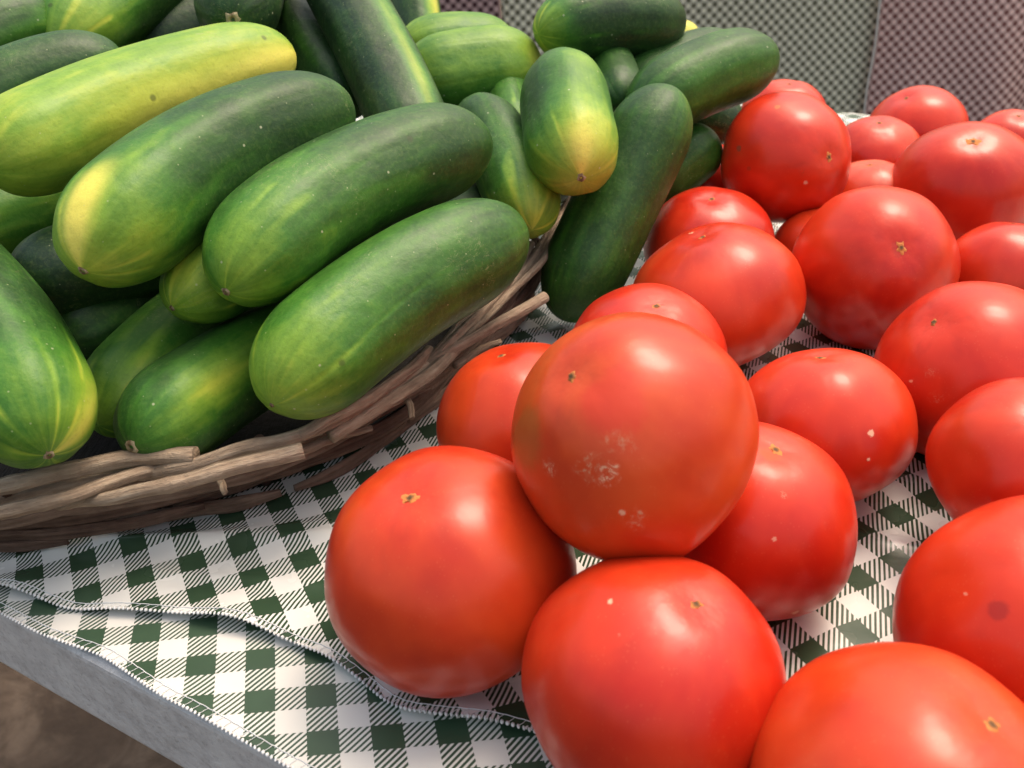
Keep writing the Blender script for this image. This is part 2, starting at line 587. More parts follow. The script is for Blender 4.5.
def cloth(name, mat, edge_tab, hfun, weave, origin, s_rng, n_end, label, fine_s, fine_n):
    ss = [s_rng[0] + (s_rng[1] - s_rng[0]) * i / fine_s for i in range(fine_s + 1)]
    v, uv = [], []
    (la, aa), (lb, ab) = weave           # length (two checks, cm) and direction (degrees) of rows and columns
    ax_, ay_ = la / 2 * cos(radians(aa)), la / 2 * sin(radians(aa))
    bx_, by_ = lb / 2 * cos(radians(ab)), lb / 2 * sin(radians(ab))
    det = ax_ * by_ - ay_ * bx_
    for j in range(fine_n + 1):
        t = (j / fine_n) ** 1.5
        for s in ss:
            e = smooth_tab(edge_tab, s)
            n = e + (n_end - e) * t
            p = tbl(s, n, hfun(s, n, e))
            v.append(p)
            x, y = p.x - origin.x, p.y - origin.y
            wx = 0.12 * noise.noise(Vector((s * 0.12, n * 0.12, 7.0)))
            wy = 0.12 * noise.noise(Vector((s * 0.12, n * 0.12, 17.0)))
            uv.append(((x * by_ - y * bx_) / det + wx + 0.5, (y * ax_ - x * ay_) / det + wy + 0.5))
    f = grid_faces(fine_s + 1, fine_n + 1, False)
    o = mesh_obj(name, v, f, mat, None, True, uv)
    m = o.modifiers.new('thickness', 'SOLIDIFY')
    m.thickness = 0.0004
    m.offset = -1
    return tag(o, label, 'tablecloth', 'green checked tablecloths on the table')


up_o = cloth('tablecloth', green_cloth, hem_tab, up_h, ((2.08, 21.5), (2.2, -65)), G(86, 565), (S0, S1), TW + 0.5,
             'upper green checked oilcloth under the basket and tomatoes, its hem rumpled', 330, 190)
low_h = lambda s, n, e: 0.03 + 0.10 * exp(-(max(0, n - e) / 0.8) ** 2) * (0.6 + 0.4 * sin(s * 0.8))
low_o = cloth('tablecloth', low_cloth, low_tab, lambda s, n, e: low_h(s, n, e) if n < 14 else -0.02, ((2.18, 2), (1.95, -79)), G(200.4, 666.2), (S0, S1), TW,
              'lower green checked oilcloth showing as a strip along the grey table edge', 300, 120)

thread = NT('pale_thread'); thread.col((0.70, 0.70, 0.72)); thread.rough(0.45)
thread = thread.m


def hem_stitch(parent, edge_tab, hfun, s0, s1, step, wid):
    """overlocked edge: fine loops over the hem, a thin needle line and a bead of thread along the rim"""
    mb = MB()
    s, k = s0, 0
    line = []
    while s < s1:
        e = smooth_tab(edge_tab, s)
        e2 = smooth_tab(edge_tab, s + 0.05)
        d = Vector((0.05, e2 - e)).normalized()
        jit = 0.03 * sin(k * 12.9)
        up = lambda o_: hfun(s, e + o_, e)
        # the knot on the very edge
        c = tbl(s, e - 0.02, up(0) + 0.02)
        ax = (tbl(s + 0.06 + jit, e - 0.10, up(0)) - tbl(s, e, up(0))).normalized()
        path = [c - ax * 0.085, c - ax * 0.045, c, c + ax * 0.045, c + ax * 0.085]
        v, f, uv = tube_vf(path, lambda t, an: 0.02 + (0.042 + 0.016 * sin(k * 5.3)) * sin(pi * t), 6)
        mb.add(v, f, uv)
        if k % 2 == 0:
            b = [tbl(s, e, up(0) + 0.05), tbl(s + 0.05 + jit, e + wid * 0.5, up(wid * 0.5) + 0.035), tbl(s + 0.10, e + wid, up(wid) + 0.02)]
            v, f, uv = tube_vf(catmull(b, 5), lambda t, an: 0.012, 5)
            mb.add(v, f, uv)
        line.append(tbl(s, e + wid + 0.012 * sin(k * 2.1), up(wid) + 0.02))
        s += max(step * d.x, step * 0.35)
        k += 1
    v, f, uv = tube_vf(line, lambda t, an: 0.018, 5)
    mb.add(v, f, uv)
    return mb.build('hem_stitching', thread, parent)


hem_stitch(up_o, hem_tab, up_h, -22, 26, 0.19, 0.30)
hem_stitch(low_o, low_tab, low_h, -24, 30, 0.19, 0.34)

# ------------------------------------------------------------------ the wicker basket
BC = Vector((-20.5, 52.5, 0))
rim_pts = [G(x, y, 4.7) for x, y in ((0, 497), (100, 476), (200, 455), (300, 428), (400, 382), (480, 318), (545, 258))]
ang_r = sorted((atan2(p.y - BC.y, p.x - BC.x), sqrt((p.x - BC.x) ** 2 + (p.y - BC.y) ** 2)) for p in rim_pts)


def rim_r(a):
    a = (a + pi) % (2 * pi) - pi
    el = 1 / sqrt((cos(a) / 23.5) ** 2 + (sin(a) / 25.5) ** 2)
    a0, a1 = ang_r[0][0], ang_r[-1][0]
    def tabv(x):
        return interp(ang_r, x)
    if a0 <= a <= a1: return tabv(a)
    d = min(abs(a - a0), abs(a - a1), abs(a + 2 * pi - a1), abs(a - 2 * pi - a0))
    near = tabv(a0) if min(abs(a - a0), abs(a - 2 * pi - a0)) < min(abs(a - a1), abs(a + 2 * pi - a1)) else tabv(a1)
    k = min(1, d / 0.7)
    k = k * k * (3 - 2 * k)
    return near + (el - near) * k


def rim(a, dr=0.0, h=4.7):
    r = sum(rim_r(a + q * 0.05) for q in (-2, -1, 0, 1, 2)) / 5 + dr
    return Vector((BC.x + cos(a) * r, BC.y + sin(a) * r, h))


basket = empty('wicker_basket', (BC.x, BC.y, 0.2))
tag(basket, 'shallow brown wicker basket of twisted twigs holding the cucumbers', 'basket')
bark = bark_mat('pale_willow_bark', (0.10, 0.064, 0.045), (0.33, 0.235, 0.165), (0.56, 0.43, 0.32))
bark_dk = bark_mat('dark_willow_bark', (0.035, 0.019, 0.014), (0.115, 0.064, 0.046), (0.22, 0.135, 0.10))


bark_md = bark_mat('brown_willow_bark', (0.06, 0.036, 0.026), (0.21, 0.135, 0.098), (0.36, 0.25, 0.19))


def keep(o, par):
    o.parent = par
    o.matrix_parent_inverse = Matrix.Translation(-par.location)
    return o


rnd = random.Random(5)


def twig(name, path, r0, r1, mat, nu=12, seg=48, lump=0.12):
    sd = rnd.random() * 50
    pp = catmull(path, seg)
    pp = [p + Vector((noise.noise(Vector((i * 0.09, sd, 0))), noise.noise(Vector((i * 0.09, sd, 9))), noise.noise(Vector((i * 0.09, sd, 19))))) * 0.12
          for i, p in enumerate(pp)]
    kn = [rnd.random() for _ in range(3)]
    def rad(t, a):
        r = r0 + (r1 - r0) * t
        r *= 1 + lump * noise.noise(Vector((t * 9 + sd, cos(a) * 0.8, sin(a) * 0.8)))
        for k in kn:
            r *= 1 + 0.10 * exp(-((t - k) / 0.02) ** 2)
        return r
    v, f, uv = tube_vf(pp, lambda t, a: rad(t, a) * 0.88, nu)
    return keep(mesh_obj(name, v, f, mat, None, True, uv), basket)


# border: long twigs that rise over the rim, cross its top and end outside it
NR = 22
for k in range(NR):
    a = 2 * pi * k / NR + rnd.uniform(-0.05, 0.05)
    span = rnd.uniform(0.75, 1.0)
    if ang_r[0][0] - 0.35 < a - 2 * pi < 0.05 or a < 0.0 or ang_r[0][0] - 0.35 < a + span - 2 * pi < ang_r[-1][0] + 0.12: continue
    ph = []
    for q in range(9):
        t = q / 8
        ph.append(rim(a + span * t, -0.85 + 1.7 * t + rnd.uniform(-0.1, 0.1), 3.9 + 1.25 * sin(pi * min(1, t * 1.1)) - 0.5 * t + rnd.uniform(-0.1, 0.1)))
    twig('rim_twig', ph, rnd.uniform(0.36, 0.46), rnd.uniform(0.30, 0.40), bark)
# the stout ones in front, some ending in cut ends
for px, r0, r1 in (([(-110, 505, 5), (-40, 496, 5), (10, 486, 5), (70, 471, 5), (130, 459, 5), (194, 457, 5)], 0.38, 0.42),
                   ([(140, 474, 4.2), (196, 463, 4.8), (240, 450, 5), (290, 438, 5), (350, 411, 5), (410, 378, 4.8), (455, 345, 4.4)], 0.33, 0.33),
                   ([(60, 505, 3.6), (100, 499, 4.4), (150, 489, 4.9), (220, 471, 5.1), (304, 450, 5.1)], 0.28, 0.40),
                   ([(-100, 537, 4.5), (-30, 518, 4.8), (20, 510, 4.9), (60, 499, 5.0), (100, 485, 4.9), (150, 471, 4.5), (200, 462, 4.0)], 0.36, 0.28),
                   ([(415, 374, 4.6), (455, 338, 5.2), (490, 303, 5.3), (520, 267, 5.2), (531, 244, 5.0)], 0.27, 0.25),
                   ([(440, 356, 4.2), (482, 320, 4.9), (512, 290, 5.1), (541, 262, 5.0), (558, 232, 4.8)], 0.26, 0.24),
                   ([(250, 450, 4.0), (310, 429, 5.2), (350, 408, 5.5), (395, 380, 5.4), (430, 350, 5.0)], 0.32, 0.30),
                   ([(330, 436, 4.3), (372, 410, 4.6), (415, 385, 4.6), (445, 360, 4.7), (480, 318, 4.9), (515, 280, 5), (540, 250, 5)], 0.42, 0.30),
                   ([(350, 405, 3.5), (395, 385, 4.2), (435, 360, 4.8), (490, 328, 5.1), (545, 297, 5.2)], 0.26, 0.35),
                   ([(410, 380, 4.4), (445, 345, 5), (480, 305, 5.2), (510, 282, 5), (530, 262, 4.9), (560, 215, 4.8)], 0.34, 0.30),
                   ([(470, 330, 4.2), (505, 292, 4.6), (535, 262, 4.8), (552, 235, 4.8), (575, 180, 4.8)], 0.30, 0.28),
                   ([(-90, 520, 4), (-20, 506, 4), (60, 488, 4), (140, 472, 4), (230, 456, 4), (320, 428, 4)], 0.36, 0.34)):
    twig('rim_twig', [G(*q) for q in px], r0, r1, bark, lump=0.09)
# snapped stubs left in the border
for px, r0 in (([(212, 470, 4.2), (221, 484, 4.0), (226, 492, 3.9)], 0.20), ([(404, 395, 4.2), (410, 408, 3.9), (412, 417, 3.7)], 0.20), ([(88, 489, 4.8), (84, 499, 4.4), (62, 506, 4.0)], 0.22),
               ([(300, 452, 4.0), (340, 436, 3.8), (372, 428, 3.4)], 0.24), ([(455, 366, 3.8), (478, 350, 3.6), (500, 341, 3.3)], 0.22)):
    twig('rim_twig', [G(*q) for q in px], r0, r0 * 0.7, bark, lump=0.2, seg=20)
# weave of the side: slanting flat strips, one course above the other
for row, (h, ins, cnt) in enumerate(((0.62, 1.9, 11), (1.25, 1.7, 12), (1.95, 1.5, 11), (2.65, 1.2, 12), (3.35, 0.9, 11))):
    for k in range(cnt):
        a0 = 2 * pi * (k + 0.37 * row) / cnt + rnd.uniform(-0.06, 0.06)
        span = 2 * pi / cnt * rnd.uniform(1.1, 1.35)
        tl = rnd.uniform(0.1, 0.7)
        jo = rnd.uniform(-0.28, 0.28)
        ph = []
        for q in range(14):
            t = q / 13
            ph.append(rim(a0 + span * t, -ins + jo + 0.30 * cos(pi * 2 * t + row) + 0.45 * (t - 0.5), max(0.55, h + tl * (t - 0.5) + rnd.uniform(-0.04, 0.04))))
        w_ = rnd.uniform(0.29, 0.42)
        sd = rnd.random() * 40
        pp = catmull(ph, 60)
        v, f, uv = tube_vf(pp, lambda t, a: w_ * (0.72 + 0.28 * cos(2 * a)) * (1 + 0.18 * noise.noise(Vector((t * 7 + sd, cos(a), sin(a))))) * min(1, 0.55 + 4 * min(t, 1 - t)), 12)
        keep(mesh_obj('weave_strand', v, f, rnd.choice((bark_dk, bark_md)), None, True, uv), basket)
for k in range(30):
    a = 2 * pi * (k + 0.5) / 30
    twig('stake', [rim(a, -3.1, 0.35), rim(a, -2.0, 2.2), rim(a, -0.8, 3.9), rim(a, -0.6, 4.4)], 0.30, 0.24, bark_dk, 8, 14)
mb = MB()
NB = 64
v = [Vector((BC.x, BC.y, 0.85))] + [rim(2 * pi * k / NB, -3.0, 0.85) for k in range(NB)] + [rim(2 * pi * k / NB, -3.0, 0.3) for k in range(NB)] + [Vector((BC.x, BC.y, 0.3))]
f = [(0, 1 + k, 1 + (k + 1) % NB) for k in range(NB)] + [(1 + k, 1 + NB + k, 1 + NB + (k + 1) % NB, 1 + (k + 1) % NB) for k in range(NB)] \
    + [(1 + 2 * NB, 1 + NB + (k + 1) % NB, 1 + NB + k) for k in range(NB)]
bark_shade = bark_mat('shade_painted_willow', (0.003, 0.002, 0.002), (0.008, 0.005, 0.004), (0.016, 0.011, 0.008))  # near-black colour puts the shade inside the basket into its floor
keep(mesh_obj('basket_base', v, f, bark_shade, None, False, [(p.x * 0.3, p.y * 0.02) for p in v]), basket)

# ------------------------------------------------------------------ cucumbers
cuc_scar = scar_mat('dry_corky_scar', (0.16, 0.10, 0.05), (0.42, 0.33, 0.20))


def cucumber(idx, A, B, bend, D, base, nose, patches, label, lines=0.5, far_nose=0.0, scars=(1, 0), taper=(1.0, 1.0), yel=(), scar_r=0.20):
    """A, B: (px, py, depth) of the two tips; bend: pixel shift of the middle; base 0 dark .. 1 pale; nose: (pale, reach, yellow, reach)
       patches / yel: (px, py, amount, length cm, width rad)"""
    pa, pb = P(*A), P(*B)
    mz = (A[2] + B[2]) / 2
    pm = P((A[0] + B[0]) / 2 + bend[0], (A[1] + B[1]) / 2 + bend[1], mz)
    ctl = pm * 2 - (pa + pb) / 2
    N, NU = 72, 64
    ts = [0.5 - 0.5 * cos(pi * j / (N - 1)) for j in range(N)]
    path = [pa * (1 - t) ** 2 + ctl * 2 * t * (1 - t) + pb * t * t for t in ts]
    L = sum((path[i + 1] - path[i]).length for i in range(N - 1))
    ctr = (pa + pb + ctl * 2) / 4
    T, Nn, Bn = frames(path)
    Nn, Bn = [-q for q in Nn], [-q for q in Bn]      # the seam of the skin lies underneath
    R = D / 2
    ea = min(0.34, 1.5 * R / L)
    eb = min(0.34, 1.5 * R / L)
    rr = random.Random(idx * 7 + 1)
    p0, p1, p2 = rr.random() * 6, rr.random() * 6, rr.random() * 6

    def prof(t):
        k = 1.0
        if t < ea: k = sqrt(max(0, 1 - ((ea - t) / ea) ** 2.2))
        if t > 1 - eb: k = sqrt(max(0, 1 - ((t - 1 + eb) / eb) ** 2.2))
        return R * k * (taper[0] * (1 - t) + taper[1] * t) * (0.95 + 0.05 * sin(pi * t))

    def locate(px, py):
        best = None
        for j in range(3, N - 3):
            c = path[j]
            z = (c - C0).dot(_fw)
            q = P(px, py, z) - c
            d = q - T[j] * q.dot(T[j])
            m = (q - d).length
            if best is None or m < best[0]: best = (m, j, d)
        _, j, d = best
        r = max(prof(ts[j]), 0.1)
        view = (C0 - path[j]).normalized()
        view = (view - T[j] * view.dot(T[j])).normalized()
        d = d - view * d.dot(view)
        dl = min(d.length, 0.97 * r)
        d = (d.normalized() if d.length > 1e-6 else d) * dl + view * sqrt(r * r - dl * dl)
        return ts[j], atan2(d.dot(Bn[j]), d.dot(Nn[j]))

    loc_p = [(locate(p[0], p[1]), p[2], p[3], p[4]) for p in patches]
    loc_p += [(locate(p[0], p[1]), p[2] * 0.3, p[3] * 1.5, p[4] * 1.6) for p in yel]
    loc_y = [(locate(p[0], p[1]), p[2], p[3], p[4]) for p in yel]

    def gauss(t, a, lst):
        s = 0
        for (t0, a0), am, ln, wd in lst:
            da = (a - a0 + pi) % (2 * pi) - pi
            s += am * exp(-((t - t0) * L / ln) ** 2 - (da / wd) ** 2)
        return s

    v, uv, pale, yl, lns = [], [], [], [], []
    for j in range(N):
        t = ts[j]
        for i in range(NU):
            a = 2 * pi * i / NU
            r = prof(t)
            r *= 1 + 0.018 * cos(3 * a + p0) + 0.010 * cos(5 * a + p1 + t * 1.5) + 0.006 * cos(10 * a + p2)
            r *= 1 + 0.020 * cos(7 * a + p1) * exp(-(t * L / 1.5) ** 2)
            r *= 1 + 0.035 * noise.noise(Vector((t * 3.2 + idx * 5.1, cos(a) * 0.6, sin(a) * 0.6)))
            v.append(path[j] + (Nn[j] * cos(a) + Bn[j] * sin(a)) * r - ctr)
            uv.append((i / NU, t * L / 10))
            dA, dB = t * L, (1 - t) * L
            pv = base + nose[0] * exp(-(dA / nose[1]) ** 2) + far_nose * exp(-(dB / 2.2) ** 2) + gauss(t, a, loc_p)
            pale.append(min(1.0, max(0.0, pv)))
            yl.append(min(1.0, nose[2] * exp(-(dA / nose[3]) ** 2) + gauss(t, a, loc_y)))
            lns.append(min(1.0, 0.25 + 1.0 * exp(-(dA / (0.42 * L)) ** 2)) * max(0.15, 1 - yl[-1]))
    f = grid_faces(NU, N)
    f.append(tuple(range(NU))[::-1]); f.append(tuple((N - 1) * NU + i for i in range(NU)))
    o = mesh_obj('cucumber', v, f, cucumber_mat('cucumber_skin', idx * 1.7 + 0.3, 6 + idx % 3, lines), None, True, uv,
                 {'pale': pale, 'yel': yl, 'lines': lns, '_wrap': 1}, loc=ctr)
    tag(o, label, 'cucumber', 'cucumbers piled in the wicker basket')
    for which, on in enumerate(scars):
        if not on: continue
        c = path[0] if which == 0 else path[-1]
        ax = -T[1] if which == 0 else T[-2]
        q = ax.to_track_quat('Z', 'Y').to_matrix()
        sv, nS = [], 14
        rs = scar_r * on
        for ring, (rf, hz) in enumerate(((0.22, -0.015), (0.55, 0.06), (0.8, 0.045), (1.0, -0.035))):
            for i in range(nS):
                an = 2 * pi * i / nS
                rag = 1 + (0.30 * rr.uniform(-1, 1) if ring == 3 else 0.12 * rr.uniform(-1, 1))
                sv.append(q @ Vector((cos(an) * rs * rf * rag, sin(an) * rs * rf * rag, hz + 0.02 * rr.uniform(-1, 1))))
        sf = grid_faces(nS, 4) + [tuple(range(nS))[::-1]]
        mesh_obj('blossom_scar' if which == 0 else 'stem_scar', sv, sf, cuc_scar, o, True, loc=(c - ctr))
    return o, path, [prof(t) for t in ts]


CUC = []
def cu(*a, **k): CUC.append(cucumber(len(CUC) + 1, *a, **k))


#            tip A            tip B            bend       D    base  nose(pale,reach,yel,reach)  patches
cu((83, 271, 34.0), (351, 108, 43.5), (-15, -26), 5.2, 0.20, (0.45, 3.4, 0.30, 0.9),
   [(130, 175, 0.22, 4, 0.6), (130, 255, 0.22, 4, 0.5)], 'large two-tone cucumber with yellow tip and dark far end, on top of the pile',
   yel=[(58, 232, 1.0, 2.2, 0.34)], scars=(1, 0.6))
cu((-14, 170, 37.5), (293, 54, 48.5), (-8, -12), 4.75, 0.76, (0.1, 3, 0, 1), [(150, 100, 0.16, 6, 0.9), (170, 55, -0.14, 8, 0.6)],
   'yellow-green ripe cucumber with golden far end lying behind the large two-tone one', lines=0.15, scars=(0, 0),
   yel=[(200, 92, 0.6, 5.0, 0.45), (272, 66, 0.8, 2.6, 0.6), (150, 122, 0.35, 3, 0.4)])
cu((226, 292, 35.2), (487, 142, 45.0), (-10, -30), 4.95, 0.25, (0.38, 2.6, 0.0, 1), [(250, 225, 0.22, 4, 0.6), (330, 230, 0.1, 5, 0.4)],
   'dark green cucumber curving beside the large two-tone one, small round scar on its pale nose', lines=0.45)
cu((272, 405, 34.6), (523, 228, 42.5), (-12, -17), 5.2, 0.36, (0.38, 2.6, 0.10, 1.2), [(320, 330, 0.14, 4.5, 0.7), (480, 280, -0.12, 5, 0.7)],
   'long mid-green cucumber lying along the basket rim, its pale nose touching the twigs', lines=0.45, scars=(0.55, 0))
cu((131, 447, 35.2), (350, 315, 44.5), (-5, -8), 4.45, 0.22, (0.1, 2, 0, 1), [(192, 400, 0.68, 3.2, 0.5), (240, 345, 0.2, 3, 0.6)],
   'cucumber with a bright yellow-green patch on its side, tucked behind the front rim', lines=0.35, scars=(1.2, 0), scar_r=0.26)
cu((98, 425, 37.6), (250, 275, 46.5), (0, -6), 4.4, 0.32, (0.25, 4.0, 0, 1), [(115, 390, 0.18, 3, 0.6)],
   'shaded dark cucumber between the striped one at left and the yellow-patched one', lines=0.5, scars=(0, 0))
cu((49, 455, 32.2), (-92, 235, 38.5), (14, -10), 5.0, 0.24, (0.30, 4.5, 0.0, 1), [(88, 420, 0.35, 3.0, 0.4), (40, 400, 0.1, 3, 0.8)],
   'fat striped cucumber at the left with its scarred end pointing down to the rim', lines=0.7, yel=[(94, 425, 0.6, 2.4, 0.35)], scars=(1.1, 0))
cu((12, 276, 38.8), (220, 235, 46), (0, 8), 4.6, 0.05, (0.0, 2, 0, 1), [], 'very dark green cucumber poking out below the large two-tone one, scar facing left',
   lines=0.12, scars=(1.5, 0), scar_r=0.24)
cu((-75, 240, 43.0), (95, 195, 48), (0, 0), 4.9, 0.52, (0.1, 2, 0, 1), [], 'light green cucumber half hidden below the yellow-green one at the left edge', lines=0.25, scars=(0, 0))
cu((172, 308, 37.6), (330, 215, 44), (0, -8), 4.0, 0.34, (0.32, 2.4, 0.05, 1), [(180, 280, 0.2, 2.5, 0.6)],
   'small yellow-green cucumber nose peeping out between two large ones', lines=0.7, scars=(0.7, 0))
cu((52, 52, 50.5), (195, -25, 60.0), (-8, -12), 5.5, 0.20, (0.52, 3.4, 0.12, 1.2), [(90, 20, 0.28, 3.5, 0.7)],
   'bright green nosed cucumber at the top left with its dark body leaving the frame', lines=0.6, scars=(0, 0))
cu((124, 58, 47.0), (-60, 128, 42.5), (-6, -12), 3.7, 0.20, (0.05, 2, 0, 1), [], 'plain green cucumber behind the yellow-green one, a dry scar on its tip', lines=0.2, scars=(0.7, 0))
cu((55, 18, 52.0), (-60, 60, 47.5), (0, -8), 4.2, 0.24, (0.05, 2, 0, 1), [(20, 30, 0.22, 3, 0.3)], 'green cucumber at the left edge below the top left corner', lines=0.4, scars=(0, 0))
cu((233, 20, 48.0), (262, -70, 62), (0, 0), 4.9, 0.05, (0.05, 2, 0, 1), [], 'dark cucumber end-on behind the yellow one, star-shaped scar facing forward', lines=0.15, scars=(1.6, 0), scar_r=0.26)
cu((352, 108, 53), (248, -45, 63), (0, 0), 4.3, 0.12, (0.05, 2, 0, 1), [(310, 45, 0.2, 12, 0.25)], 'dark cucumber with a paler edge slanting down behind the two-tone one', lines=0.2, scars=(0, 0))
cu((424, 158, 46.5), (312, -60, 56), (6, 0), 4.5, 0.07, (0.0, 2, 0, 1), [(412, 60, 0.45, 14, 0.35)],
   'long slanting dark cucumber with a yellow-edged side in the middle of the pile', lines=0.15, scars=(0, 0), yel=[(425, 90, 0.35, 7, 0.2)])
cu((424, 62, 67.0), (406, -50, 70), (0, 0), 3.8, 0.10, (0.0, 2, 0, 1), [(432, 5, 0.7, 8, 0.4)], 'upright cucumber with a yellow right edge at the top of the photo', lines=0.1, scars=(0, 0), yel=[(436, 5, 0.6, 6, 0.3)])
cu((398, 54, 62.5), (515, 46, 65.0), (0, -4), 4.6, 0.60, (0.1, 2, 0, 1), [], 'pale green cucumber lying behind the light lime one', lines=0.2, scars=(0, 0), yel=[(405, 55, 0.4, 1.5, 0.6)])
cu((402, 86, 57.5), (541, 66, 60), (0, -3), 5.6, 0.62, (0.0, 2, 0, 1), [(470, 108, -0.25, 5, 0.7)], 'light lime green cucumber lying across the middle, yellowing at its right end',
   lines=0.15, scars=(0, 0), yel=[(533, 58, 0.5, 1.4, 0.9)])
cu((532, 230, 47.4), (468, 108, 54), (8, -6), 4.4, 0.26, (0.45, 3.0, 0.05, 1.2), [(535, 195, 0.22, 4, 0.4)],
   'slim cucumber with a striped lime tip pointing at the basket rim', lines=0.75, scars=(0, 0))
cu((581, 178, 45.0), (560, 62, 51.5), (-2, 2), 5.1, 0.36, (0.48, 3.4, 0.3, 1.3), [(590, 110, 0.28, 6, 0.55), (535, 90, -0.15, 8, 0.5)],
   'bright cucumber with a yellow scarred nose facing the viewer above the rim', lines=0.5, scars=(1.2, 0),
   yel=[(588, 172, 0.75, 1.5, 0.42)])
cu((518, 142, 54.5), (505, 82, 60), (0, 0), 3.5, 0.35, (0.25, 2, 0.15, 1), [], 'small striped yellow-green tip wedged left of the yellow-nosed cucumber', lines=0.8, scars=(0, 0))
cu((538, 34, 57.0), (682, 26, 62), (0, -8), 4.9, 0.13, (0.62, 1.7, 0.2, 0.8), [], 'dark cucumber with a pale streaked nose lying across the top of the pile', lines=0.9, scars=(0, 0))
cu((622, 104, 55.5), (604, 50, 62), (0, 0), 3.4, 0.22, (0.0, 2, 0, 1), [], 'blunt dark cucumber tip in the shade behind the yellow-nosed one', lines=0.15, scars=(0, 0))
cu((634, 118, 54.0), (775, 58, 57), (-3, -10), 4.8, 0.28, (0.05, 2, 0, 1), [(700, 90, 0.18, 4, 0.6)], 'stout green cucumber resting above the tomatoes at the right of the pile', lines=0.35, scars=(0, 0))
cu((624, 100, 60), (738, 52, 64.5), (-4, -8), 4.4, 0.20, (0.1, 2, 0, 1), [], 'darker cucumber lying close behind the stout green one', lines=0.2, scars=(0.7, 0))
cu((562, 320, 50.6), (672, 88, 51.0), (0, -2), 5.05, 0.27, (0.05, 3, 0, 1), [], 'long dull dark cucumber leaning over the rim beside the tomatoes', lines=0.2, scars=(0, 0), yel=[(682, 105, 0.25, 1.5, 0.25)])
cu((716, 134, 57.0), (640, 196, 58), (0, 0), 4.0, 0.34, (0.0, 2, 0, 1), [], 'short view of a grey-green cucumber end behind the leaning dark one', lines=0.15, scars=(0, 0))
cu((742, 128, 63), (650, 100, 65), (0, 0), 4.0, 0.06, (0.0, 2, 0, 1), [], 'dark cucumber in shade under the stout green one', lines=0.1, scars=(0, 0))
cu((699, 36, 68.0), (630, 62, 72), (0, 0), 3.8, 0.8, (0.0, 2, 0.7, 2), [], 'yellow cucumber tip showing behind the darker pair at the right', lines=0.1, scars=(0, 0))
cu((68, 4, 56.5), (-10, 8, 60), (0, -4), 3.6, 0.36, (0.1, 2, 0, 1), [], 'green cucumber sliver in the top left corner', lines=0.3, scars=(0, 0))
cu((118, 46, 57), (262, 18, 60), (0, 0), 4.5, 0.04, (0.0, 2, 0, 1), [], 'added dark cucumber filling the shaded gap below the bright green nosed one', lines=0.1, scars=(0, 0))  # filler added to darken the gap; its dark skin stands for the shade
# deeper ones, glimpsed through the gaps of the pile
cu((60, 350, 40.0), (190, 270, 47), (0, 0), 4.4, 0.16, (0.0, 2, 0, 1), [], 'dim cucumber deep in the gap below the very dark one', lines=0.4, scars=(0, 0))
cu((440, 245, 50), (570, 160, 58), (0, 0), 4.2, 0.14, (0.0, 2, 0, 1), [], 'dim cucumber in the gap below the curving dark green one', lines=0.2, scars=(0, 0))

# the lower layers that carry the pile
def Q(p):
    d = p - C0
    z = d.dot(_fw)
    return (512 + d.dot(_rt) / z * FPX, 384 - d.dot(_up) / z * FPX, z)


rl = random.Random(11)
n_low = 0
for h, ang in ((3.25, 38), (7.4, 55), (11.3, 25)):
    dx, dy = cos(radians(ang)), sin(radians(ang))
    for k in range(-7, 8):
        for m in (-1.5, -0.5, 0.5, 1.5):
            c = Vector((BC.x + dx * 15.5 * m - dy * 5.0 * k + rl.uniform(-0.5, 0.5), BC.y + dy * 15.5 * m + dx * 5.0 * k + rl.uniform(-0.5, 0.5), h))
            L_ = rl.uniform(6.3, 7.4)
            tw = rl.uniform(-0.12, 0.12)
            e = Vector((dx - dy * tw, dy + dx * tw, 0)) * L_
            ok = True
            for t in (-1, -0.6, -0.2, 0.2, 0.6, 1):
                q = c + e * t
                a = atan2(q.y - BC.y, q.x - BC.x)
                if sqrt((q.x - BC.x) ** 2 + (q.y - BC.y) ** 2) > rim_r(a) - (4.6 if h < 5 else 3.6 + (h - 5) * 0.5): ok = False
                for (o_, p_, r_) in CUC:
                    if not ok: break
                    for j in range(6, 68, 4):
                        if (p_[j] - q).length < r_[j] + 2.2 - 0.25: ok = False; break
            if ok and n_low < 30:
                n_low += 1
                o_, p_, r_ = cucumber(len(CUC) + 1, Q(c - e), Q(c + e), (0, -2), rl.uniform(4.3, 4.7), rl.uniform(0.1, 0.4), (0.25, 3, 0, 1), [],
                                      'cucumber buried low in the pile, carrying the ones on top', lines=0.4, scars=(0.8, 0))
                o_['group'] = 'cucumbers buried under the pile'
                CUC.append((o_, p_, r_))

# ------------------------------------------------------------------ tomatoes
tom_scar = scar_mat('brown_blossom_scar', (0.10, 0.045, 0.015), (0.62, 0.20, 0.045))
stem_scar_m = scar_mat('stem_scar', (0.20, 0.09, 0.04), (0.50, 0.17, 0.08))
BASE_H = 0.22
PALE, CORK, BROWN = (0.80, 0.50, 0.33), (0.62, 0.40, 0.24), (0.16, 0.07, 0.03)


